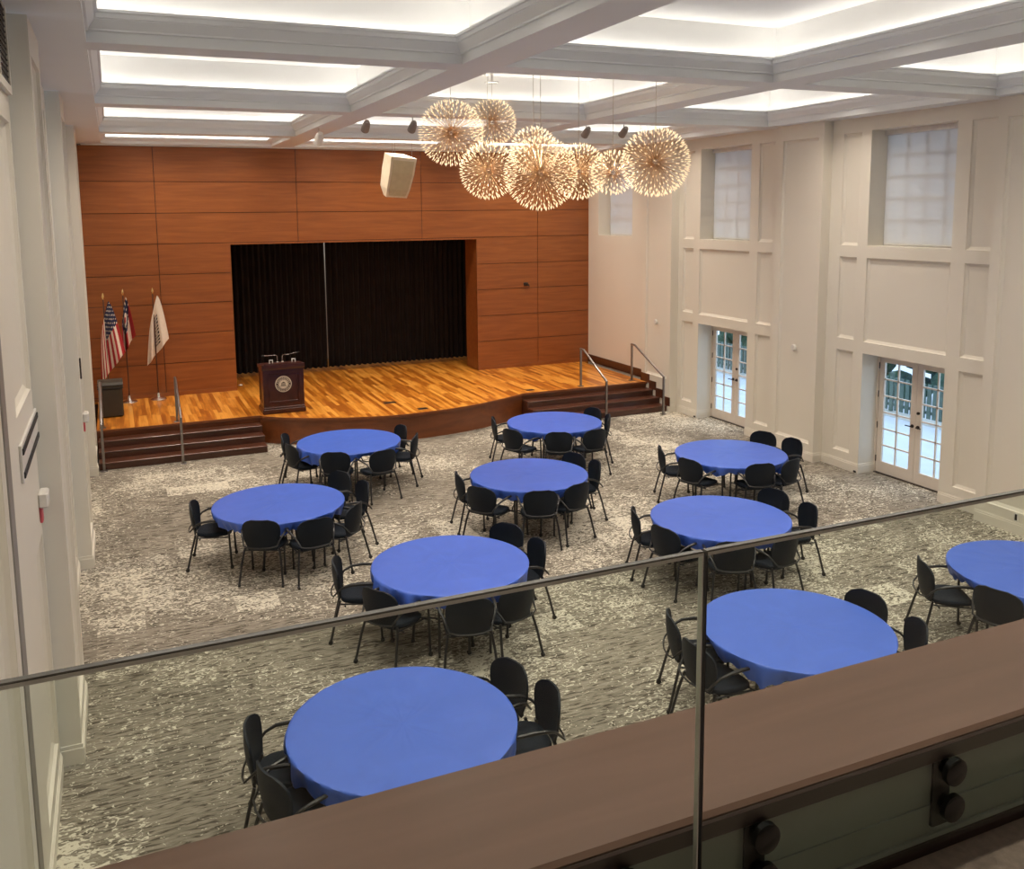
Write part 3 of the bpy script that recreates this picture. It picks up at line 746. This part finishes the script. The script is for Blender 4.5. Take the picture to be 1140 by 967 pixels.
# ---- track spotlights
def spot(x, y, z, lab, mt, top):
    root = empty('spotlight', (x, y, z), label=lab, cat='spotlight', group='spotlights under the coffers')
    m = MB(); m.tube([(0, 0, top-z), (0, 0, .06)], .010, 8); m.build('stem', mt, root)
    m = MB(); m.bbox(-.03, .03, -.012, .012, -.02, .09, .004); m.build('yoke', mt, root)
    m = MB(); X = Matrix.Rotation(radians(-125), 4, 'X'); m.lathe([(.045, -.14), (.065, -.10), (.078, -.02), (.084, .12), (.074, .125), (.06, .09)], n=16); m.build('lamp_head', mt, root, X)
spot(5.18, -3.55, 6.32, 'dark spotlight head furthest left, in front of the bright coffer', M['spotgrey'], ZT)
spot(6.15, -3.55, 6.34, 'dark spotlight head beside the upper left chandelier', M['spotgrey'], ZT)
spot(10.15, -3.55, 6.33, 'dark spotlight head, left of the two near the largest right chandelier', M['spotgrey'], ZT)
spot(11.1, -3.55, 6.36, 'dark spotlight head just above the largest right chandelier', M['spotgrey'], ZT)
spot(3.95, -4.9, 5.95, 'white spotlight head fixed under the long ceiling beam', M['plastic'], ZS-.012)
# ---- recessed downlights
dl0 = None
for i, (x, y) in enumerate(DOWNS):
    if i == 0:
        dl0 = empty('ceiling_downlight', (0, 0, 0), label='x', cat='downlight')
        m = MB(); m.lathe([(.062, -.004), (.10, -.006), (.10, 0.0), (.062, 0)], n=20, cap0=False, cap1=False); m.build('trim_ring', M['plastic'], dl0)
        m = MB(); m.lathe([(.001, -.0015), (.062, -.0015)], n=20, cap0=True, cap1=False); m.build('lens', M['downlens'], dl0)
        o = dl0
    else: o = copy_tree(dl0)
    o.location = (x, y, ZT-.0005); o['label'] = 'small round recessed downlight in a coffer ceiling'; o['group'] = 'recessed coffer downlights'

# ---- chandeliers
SPH = [((5.16, -8.5, 5.78), .475, 'upper left spherical chandelier, widest of the upper pair', 0), ((6.13, -7.78, 6.03), .372, 'upper right sphere of the left pair, hanging below the ceiling disc', 1),
       ((5.30, -9.6, 5.18), .389, 'spiky light sphere at the lower left of the cluster', 2), ((6.24, -9.1, 5.50), .345, 'spiky light sphere peeping up behind the large middle one', 3),
       ((5.73, -10.4, 5.11), .481, 'large spiky light sphere hanging lowest in the middle', 4), ((6.62, -9.8, 5.17), .39, 'spiky light sphere just right of the large middle one', 5),
       ((6.72, -10.6, 5.12), .29, 'smallest spiky light sphere, between the middle and right ones', 6), ((6.88, -11.4, 5.22), .43, 'large spiky light sphere hanging furthest right', 7)]
for (c, r, lab, k) in SPH:
    root = empty('sphere_chandelier', c, label=lab, cat='chandelier', group='cluster of spherical chandeliers')
    h = MB(); h.tube([(.036*cos(2*pi*t/16), .036*sin(2*pi*t/16), 0) for t in range(17)], .006, 6); h.tube([(.036*cos(2*pi*t/16), 0, .036*sin(2*pi*t/16)) for t in range(17)], .006, 6); h.build('hub', M['chrome'], root)
    ns = int(430*(r/.45)**1.5); sp = MB(); le = MB()
    for i in range(ns):
        z = 1-2*(i+.5)/ns; a = i*2.39996323+k; q = math.sqrt(1-z*z); dv = Vector((q*cos(a), q*sin(a), z))
        t = dv.orthogonal().normalized(); b = dv.cross(t); w_ = .0016
        p0, p1 = dv*.045, dv*(r-.01)
        sp.add([p0+t*w_, p0-t*w_*.5+b*w_*.87, p0-t*w_*.5-b*w_*.87, p1+t*w_, p1-t*w_*.5+b*w_*.87, p1-t*w_*.5-b*w_*.87], [(0, 1, 4, 3), (1, 2, 5, 4), (2, 0, 3, 5)])
        e = dv*r; s_ = .0064; L_ = .028
        le.add([e+dv*L_, e+t*s_, e+b*s_, e-t*s_, e-b*s_, e-dv*L_], [(0, 1, 2), (0, 2, 3), (0, 3, 4), (0, 4, 1), (5, 2, 1), (5, 3, 2), (5, 4, 3), (5, 1, 4)])
    tag(sp.build('spokes', M['spoke'], root), kind='stuff'); tag(le.build('led_tips', M['led'], root), 'glowing warm light tips', kind='stuff')
    w_ = MB(); w_.tube([(0, 0, r*.1), (0, 0, ZT-c[2]-.02)], .0045, 6); w_.build('wire', M['wire'], root)
    ca = MB(); ca.lathe([(.10, -.16), (.115, -.155), (.115, -.135), (.03, -.13), (.02, 0)] if k == 1 else [(.05, -.02), (.05, -.003), (.04, 0)], (0, 0, ZT-c[2]-.001), 20); ca.build('ceiling_canopy', M['chrome'], root)

# ================================================================== small wall fittings
def fitting(name, mb, mats, loc, lab, cat, group=None):
    o = mb.build(name, mats); o.location = loc; return tag(o, lab, cat, group)
def disc_x(d, r, t, n=20):
    m = MB(); m.loft([[(x, rr*cos(2*pi*k/n), rr*sin(2*pi*k/n)) for k in range(n)] for x, rr in ((0, r), (-d*t*.6, r), (-d*t, r*.8))], True, True, 0, True); return m
fitting('wall_sensor', disc_x(1, .06, .035), M['plastic'], (XRP, -8.32, 2.05), 'round white sensor on the pilaster between the two glass doors', 'wall sensor', 'round wall sensors')
fitting('wall_sensor', disc_x(1, .06, .035), M['plastic'], (XRP, -3.65, 2.03), 'round white sensor on the pilaster beside the right stage steps', 'wall sensor', 'round wall sensors')
m = MB(); m.bbox(-.06, .06, -.05, 0, -.04, .04, .01); m.tube([(0, -.05, 0), (0, -.10, -.02)], .035, 10); m.tube([(.07, -.03, -.02), (.07, -.07, -.05)], .02, 8)
fitting('wall_camera', m, M['bronze'], (10.28, 0, 2.73), 'small dark camera fixed to the wood panelling right of the stage opening', 'camera')
m = MB(); m.bbox(-.008, 0, -.04, .04, -.06, .06, .003); m.bbox(-.012, -.008, -.018, .018, -.045, .045, .002, 1)
fitting('wall_outlet', m, [M['plastic'], M['rubber']], (XRP, -12.97, .24), 'outlet with white plate and dark insert on the right wall by the railing glass', 'outlet')
m = MB(); m.bbox(-.03, .03, -.012, 0, -.05, .05, .003)
fitting('stage_outlet', m, M['plastic'], (3.10, -3.085, .33), 'small white outlet on the mahogany stage front below the lectern', 'outlet')
m = MB(); m.bbox(-.03, 0, -.03, .03, 0, .035, .005)
fitting('door_stop', m, M['rubber'], (XR, -9.74, .01), 'tiny dark door stop at the foot of the near door niche', 'door stop', 'door stops')
m = MB(); m.bbox(-.03, 0, -.03, .03, 0, .035, .005)
fitting('door_stop', m, M['rubber'], (XR, -4.97, .01), 'tiny dark door stop at the foot of the far door niche', 'door stop', 'door stops')
# left wall: vent grille, slot diffusers, strobes
m = MB(); m.box(0, .02, -.62, .62, -.29, .29, 1)
for c_ in cells(-.68, .68, -.34, .34, [(-.62, .62, -.28, .28)]): m.box(0, .035, c_[0], c_[1], c_[2], c_[3])
m.box(.02, .035, -.01, .01, -.28, .28)
for k in range(14): z = -.26+k*.04; m.box(.02, .028, -.62, .62, z, z+.008, 1)
fitting('wall_grille', m, [M['wall'], M['tubseat']], (XL, -14.30, 5.84), 'grey air grille in a cream frame high on the left wall', 'air grille')
root = empty('slot_diffuser', (XL, -14.10, 2.96), label='white wall panel with two long black slots low on the left wall', cat='air diffuser')
m = MB(); m.bbox(0, .02, -.68, .62, -.13, .13, .004); m.build('plate', M['plastic'], root)
for z in (.08, -.08):
    m = MB(); m.bbox(.015, .03, -.66, .60, z-.022, z+.022, .004); m.build('slot', M['rubber'], root)
def strobe(y, z, x, lab):
    root = empty('fire_alarm', (x, y, z), label=lab, cat='fire alarm', group='fire alarms on the left wall')
    m = MB(); m.bbox(0, .07, -.09, .09, -.0, .12, .012); m.build('white_lens', M['plastic'], root)
    m = MB(); m.bbox(0, .022, -.05, .05, -.13, 0, .006); m.build('red_body', M['red'], root)
strobe(-13.62, 2.33, XL+.0, 'white and red fire alarm low on the near left wall bay')
strobe(-8.55, 1.92, XLP, 'small white and red fire alarm on the further left pilaster')
m = MB(); m.bbox(0, .02, -.03, .03, -.14, .14, .008)
fitting('card_reader', m, M['bronze'], (XLP, -8.5, 2.62), 'narrow dark switch plate above the further left fire alarm', 'switch plate')

# ================================================================== tables, cloths and chairs
TAB = [('T1', 2.23, -15.20, 'lowest table in the photo'),
       ('T2', 3.65, -12.36, 'table behind the sloping glass edge'),
       ('T3', 2.27, -9.39, 'leftmost table in the hall'),
       ('T4', 3.93, -6.53, 'table nearest the lectern'),
       ('T5', 7.73, -6.78, 'table by the right-hand stage steps'),
       ('T6', 5.89, -9.62, 'middle table of the hall'),
       ('T7', 7.29, -12.36, 'table just above the glass seam top'),
       ('T8', 9.30, -9.94, 'table nearest the glass doors'),
       ('T9', 6.05, -15.17, 'table crossed by the vertical glass seam'),
       ('T10', 9.32, -15.17, 'table cut by the right photo edge')]
def make_table():
    root = empty('round_table', (0, 0, 0))
    t = MB(); t.lathe([(.84, 0), (.855, .006), (.855, .022), (.84, .028)], (0, 0, .708), 48); t.build('tabletop', M['tabletop'], root)
    for sx in (-1, 1):
        for sy in (-1, 1):
            l = MB(); l.tube([(sx*.40, sy*.26, .70), (sx*.42, sy*.30, .35), (sx*.43, sy*.33, .02)], .016, 8); l.tube([(sx*.43, sy*.33, .0), (sx*.43, sy*.33, .03)], .022, 8); l.build('leg', M['blackmetal'], root)
        b = MB(); b.tube([(sx*.415, -.29, .28), (sx*.415, .29, .28)], .010, 6); b.tube([(sx*.40, .0, .28), (sx*.10, 0, .70)], .010, 6); b.build('brace', M['blackmetal'], root)
    return root
def cloth(seed, big):
    rd = random.Random(seed); n = 160; m = MB(); R = .868
    ph = [rd.random()*6.28 for _ in range(8)]
    bigdir = radians(200)
    def rip(a, k): return sum(sin(a*f+ph[i]+k*i)/(1+i*.5) for i, f in enumerate((9, 14, 23, 31, 5)))/2.2
    rings = []
    for r in (0.002, .2, .4, .6, .75, .83): rings.append([(r*cos(2*pi*k/n), r*sin(2*pi*k/n), .739+.0012*rip(2*pi*k/n+r*3, r*9)) for k in range(n)])
    rings.append([((R-.012)*cos(2*pi*k/n), (R-.012)*sin(2*pi*k/n), .7395) for k in range(n)]); rings.append([((R+.006)*cos(2*pi*k/n), (R+.006)*sin(2*pi*k/n), .7375) for k in range(n)])
    for s_ in (.12, .3, .5, .7, .85, 1.0):
        rg = []
        for k in range(n):
            a = 2*pi*k/n; bg_ = math.exp(-((a-bigdir)/.6)**2)*big
            h = (.14+.03*sin(a*3+ph[5])+.045*rip(a, .5)+.010*sin(a*37+ph[2])+.04*bg_)
            fl = abs(sin(a*6.5+ph[6]+.6*sin(a*2+ph[7])))**.5
            rr = R+.008-.085*s_**1.4+s_*(.085*(fl-.45)+.034*rip(a*1.3, 2))+.012*s_*sin(a*43+ph[1])+.03*s_*sin(a*29+ph[3])*(.35+bg_)*math.sin(s_*2.4)+.06*bg_*s_
            rr = max(rr, R-.12)
            rg.append((rr*cos(a), rr*sin(a), .7385-h*s_+.004*sin(a*40+s_*9)))
        rings.append(rg)
    m.loft(rings, True, False, 0, True)
    o = m.build('tablecloth', M['cloth'], sharp=75)
    return o
def superback():
    nu, nv = 14, 16; V = []
    def pt(u, v, off):
        w_ = (.165+.075*math.sin(min(1, v/.62)*pi/2)) if v < .62 else .240
        if v > .62: w_ *= math.sqrt(max(0, 1-((v-.62)/.40)**2.6))**.8 if v < 1.02 else 0
        x = u*w_; z = .445+.405*v
        y = -.225-.055*v-.035*math.sin(v*pi)*.6 + .075*(x/.24)**2*(1 if v > .1 else .6)
        return (x, y+off, z)
    return pt, nu, nv
def make_chair():
    root = empty('armchair', (0, 0, 0))
    # seat
    s_ = MB(); n = 32; rings = []
    def outl(sc, z, yo=0):
        out = []
        for k in range(n):
            a = 2*pi*k/n; c, s2 = cos(a), sin(a)
            x = .235*sc*abs(c)**.55*(1 if c > 0 else -1); y = .225*sc*abs(s2)**.6*(1 if s2 > 0 else -1)
            x *= 1-.10*(y < 0)*abs(y)/.225
            zz = z-(.02*max(0, (y-.12)/.11)**2 if z > .44 else 0) + (.012*(x/.235)**2 if z > .45 else 0)
            out.append((x, y+.01, zz))
        return out
    rings = [outl(.90, .425), outl(.98, .432), outl(1, .447), outl(.985, .463), outl(.93, .472), outl(.6, .468), outl(.2, .464)]
    s_.loft(rings, True, True, 0, True); s_.build('seat', M['seatfab'], root, sharp=60)
    # backrest
    pt, nu, nv = superback(); b = MB(); F_r = []
    vs = []
    for off in (.0, -.018):
        for j in range(nv+1):
            for i in range(nu+1): vs.append(pt(-1+2*i/nu, j/nv, off))
    fs = []; K = (nu+1)*(nv+1)
    for j in range(nv):
        for i in range(nu):
            a = j*(nu+1)+i; fs.append((a, a+1, a+nu+2, a+nu+1)); fs.append((K+a+nu+1, K+a+nu+2, K+a+1, K+a))
    for j in range(nv):
        a = j*(nu+1); fs.append((a+nu+1, K+a+nu+1, K+a, a)); a += nu; fs.append((a, K+a, K+a+nu+1, a+nu+1))
    for i in range(nu):
        fs.append((i, K+i, K+i+1, i+1)); a = nv*(nu+1)+i; fs.append((a+1, K+a+1, K+a, a))
    b.add(vs, fs, 0, True); b.build('backrest', M['shell'], root, sharp=60)
    r = .0138
    for sx in (-1, 1):
        l = MB(); l.tube([(sx*.268, .235, .045), (sx*.268, .225, .30), (sx*.268, .215, .60)], r, 8); lo = l.build('leg', M['blackmetal'], root)
        c = MB(); c.tube([(sx*.268-.011, .24, .024), (sx*.268+.011, .24, .024)], .024, 10); c.tube([(sx*.268, .238, .03), (sx*.268, .236, .06)], .013, 8); c.build('caster', M['rubber'], lo)
        l = MB(); l.tube([(sx*.215, -.205, .47), (sx*.245, -.25, .30), (sx*.272, -.31, .045)], r, 8); lo = l.build('leg', M['blackmetal'], root)
        c = MB(); c.tube([(sx*.273-.011, -.315, .024), (sx*.273+.011, -.315, .024)], .024, 10); c.tube([(sx*.272, -.312, .03), (sx*.272, -.31, .06)], .013, 8); c.build('caster', M['rubber'], lo)
        a = MB(); a.tube([(sx*.268, .215, .595), (sx*.272, .195, .64), (sx*.28, .14, .662), (sx*.285, .02, .668), (sx*.28, -.10, .655), (sx*.255, -.18, .62), (sx*.225, -.235, .56)], [.0115, .013, .016, .017, .015, .012, .011], 8); a.build('armrest', M['blackmetal'], root)
    fr = MB(); fr.tube([(-.268, .22, .415), (-.22, .20, .415), (.22, .20, .415), (.268, .22, .415)], .010, 6); fr.tube([(-.255, -.15, .415), (.255, -.15, .415)], .010, 6)
    for sx in (-1, 1): fr.tube([(sx*.225, .2, .415), (sx*.225, -.2, .43)], .009, 6)
    fr.build('seat_frame', M['blackmetal'], root)
    bf = MB(); bf.tube([(-.225, -.235, .56), (-.21, -.275, .515), (-.12, -.305, .50), (0, -.315, .497), (.12, -.305, .50), (.21, -.275, .515), (.225, -.235, .56)], .009, 8); bf.build('back_frame', M['blackmetal'], root)
    return root
CH = {'T1': [(165, 1.15), (-163, 1.12), (-9, 1.21), (17, 1.12)], 'T2': [(163, 1.27), (-150, 1.17), (-100, 1.22), (-72, 1.15), (-3, 1.09), (31, 1.15)],
 'T3': [(173, 1.12), (-112, 1.02), (-76, 1.21), (-44, 1.19), (3, 1.22), (36, 1.25)], 'T4': [(152, 1.15), (-172, 1.07), (-116, 1.12), (-78, 1.26), (-22, 1.15), (16, 1.08)],
 'T5': [(160, 1.14), (-152, 1.28), (-112, 1.22), (-80, 1.25), (-19, 1.02), (16, 1.05)], 'T6': [(172, 1.09), (-151, 1.20), (-107, 1.16), (-75, 1.08), (-9, 1.08), (20, 1.05)],
 'T7': [(156, 1.10), (-165, 1.07), (-120, 1.16), (-84, 1.12), (-19, 1.21), (15, 1.20)], 'T8': [(156, 1.13), (-162, 1.08), (-100, 1.02), (-67, 1.09), (-3, 1.26), (26, 1.25)],
 'T9': [(152, 1.17), (-177, 1.18), (-33, 1.11), (5, 1.02)], 'T10': [(156, 1.22), (-161, 1.12)]}
POS6 = ['left end, far seat', 'left end, near seat', 'near side, left seat', 'near side, right seat', 'right end, near seat', 'right end, far seat']
POS4 = [POS6[0], POS6[1], POS6[4], POS6[5]]; POS2 = [POS6[0], POS6[1]]
tproto = cproto = None
rd = random.Random(11)
for n, (k, x, y, desc) in enumerate(TAB):
    if tproto is None: t = tproto = make_table()
    else: t = copy_tree(tproto)
    t.location = (x, y, 0); t.rotation_euler = (0, 0, radians(20+37*n % 90)); tag(t, 'round folding table with black legs, the '+desc, 'table', 'round folding tables')
    c = cloth(20+n, 1.0 if k in ('T2', 'T4') else .25); c.location = (x, y, 0)
    tag(c, 'royal blue plastic tablecloth over the '+desc, 'tablecloth', 'royal blue tablecloths')
    L = CH[k]; pos = POS6 if len(L) == 6 else (POS4 if len(L) == 4 else POS2)
    for i, (a, d_) in enumerate(L):
        if cproto is None: ch = cproto = make_chair()
        else: ch = copy_tree(cproto)
        a = radians(a); r_ = d_-.27
        ch.location = (x+r_*cos(a), y+r_*sin(a), 0)
        ch.rotation_euler = (0, 0, a+pi/2+radians(rd.uniform(-7, 7)))
        tag(ch, 'charcoal armchair, %s, of the %s' % (pos[i], desc), 'chair', 'charcoal armchairs round the tables')

# ================================================================== balcony in front of the camera
FZ = 2.93
bf = MB(); bf.box(-.6, 12.4, YB, YG+.1, FZ-.25, FZ); tag(bf.build('floor_balcony', mat('balcony_carpet', (.20, .155, .125), .9, var=.15, scale=40, bump=.3)), kind='structure')
pw = MB(); pw.box(-.24, 12.15, YG+.034, YG+.30, FZ-.25, 3.199)
pw.box(-.24, 12.15, YG+.020, YG+.034, FZ, FZ+.035, 1)
pw.box(-.24, 12.15, YG+.026, YG+.034, FZ+.035, FZ+.048, 0)
pw.box(-.24, 12.15, YG+.029, YG+.034, FZ+.125, FZ+.131)
tag(pw.build('wall_parapet', [mat('grey_green_parapet_paint', (.24, .265, .245), .5, var=.03), M['ledgedark']]), kind='structure')
lg = MB(); lg.prism([(YG+.022, 3.2), (YG+.40, 3.2), (YG+.41, 3.22), (YG+.40, 3.25), (YG+.03, 3.25), (YG+.020, 3.24)], 'x', -.235, 12.14)
lo = lg.build('wooden_ledge', M['ledge']); tag(lo, 'long brown mahogany ledge capping the parapet behind the railing glass', 'ledge')
le = MB(); le.bbox(-.235, 12.14, YG+.012, YG+.0225, 3.19, 3.236, .004); le.build('ledge_edge_strip', M['ledgedark'], lo)
gr_ = empty('glass_railing', (0, YG, 0), label='frameless glass railing with black round standoffs along the balcony', cat='railing')
SEAM = 1.53
for (x0, x1) in ((-.20, SEAM-.004), (SEAM+.004, 4.9), (4.912, 8.3), (8.312, 12.1)):
    p = MB(); p.box(x0+.003, x1-.003, -.006, .006, 2.98, 3.879); po = p.build('glass_panel', M['railglass'], gr_)
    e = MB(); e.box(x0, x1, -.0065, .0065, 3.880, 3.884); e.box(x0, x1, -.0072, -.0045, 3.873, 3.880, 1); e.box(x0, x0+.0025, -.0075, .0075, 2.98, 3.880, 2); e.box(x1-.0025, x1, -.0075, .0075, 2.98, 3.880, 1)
    e.build('polished_edge', [M['edgeglass'], M['edgelight'], M['rubber']], po)
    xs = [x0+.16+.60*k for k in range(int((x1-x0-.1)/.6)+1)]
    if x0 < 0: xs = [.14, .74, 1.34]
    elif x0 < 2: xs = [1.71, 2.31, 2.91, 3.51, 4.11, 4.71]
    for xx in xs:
        mp_ = MB(); mp_.bbox(xx-.030, xx+.030, .020, .034, 3.0, 3.198, .004); mp_.build('dark_plate', M['standoff'], po)  # dark upright plate on the parapet face behind each pair of discs
        for z in (3.172, 3.072):
            s_ = MB(); n = 24
            prof = [(0, 0), (-.024, .029), (-.020, .036), (-.006, .037), (-.006, .02), (.034, .02)]
            s_.loft([[(xx+r*cos(2*pi*q/n), yy, z+r*sin(2*pi*q/n)) for q in range(n)] for yy, r in prof[1:]], True, True, 0, True)
            s_.build('standoff', M['standoff'], po)
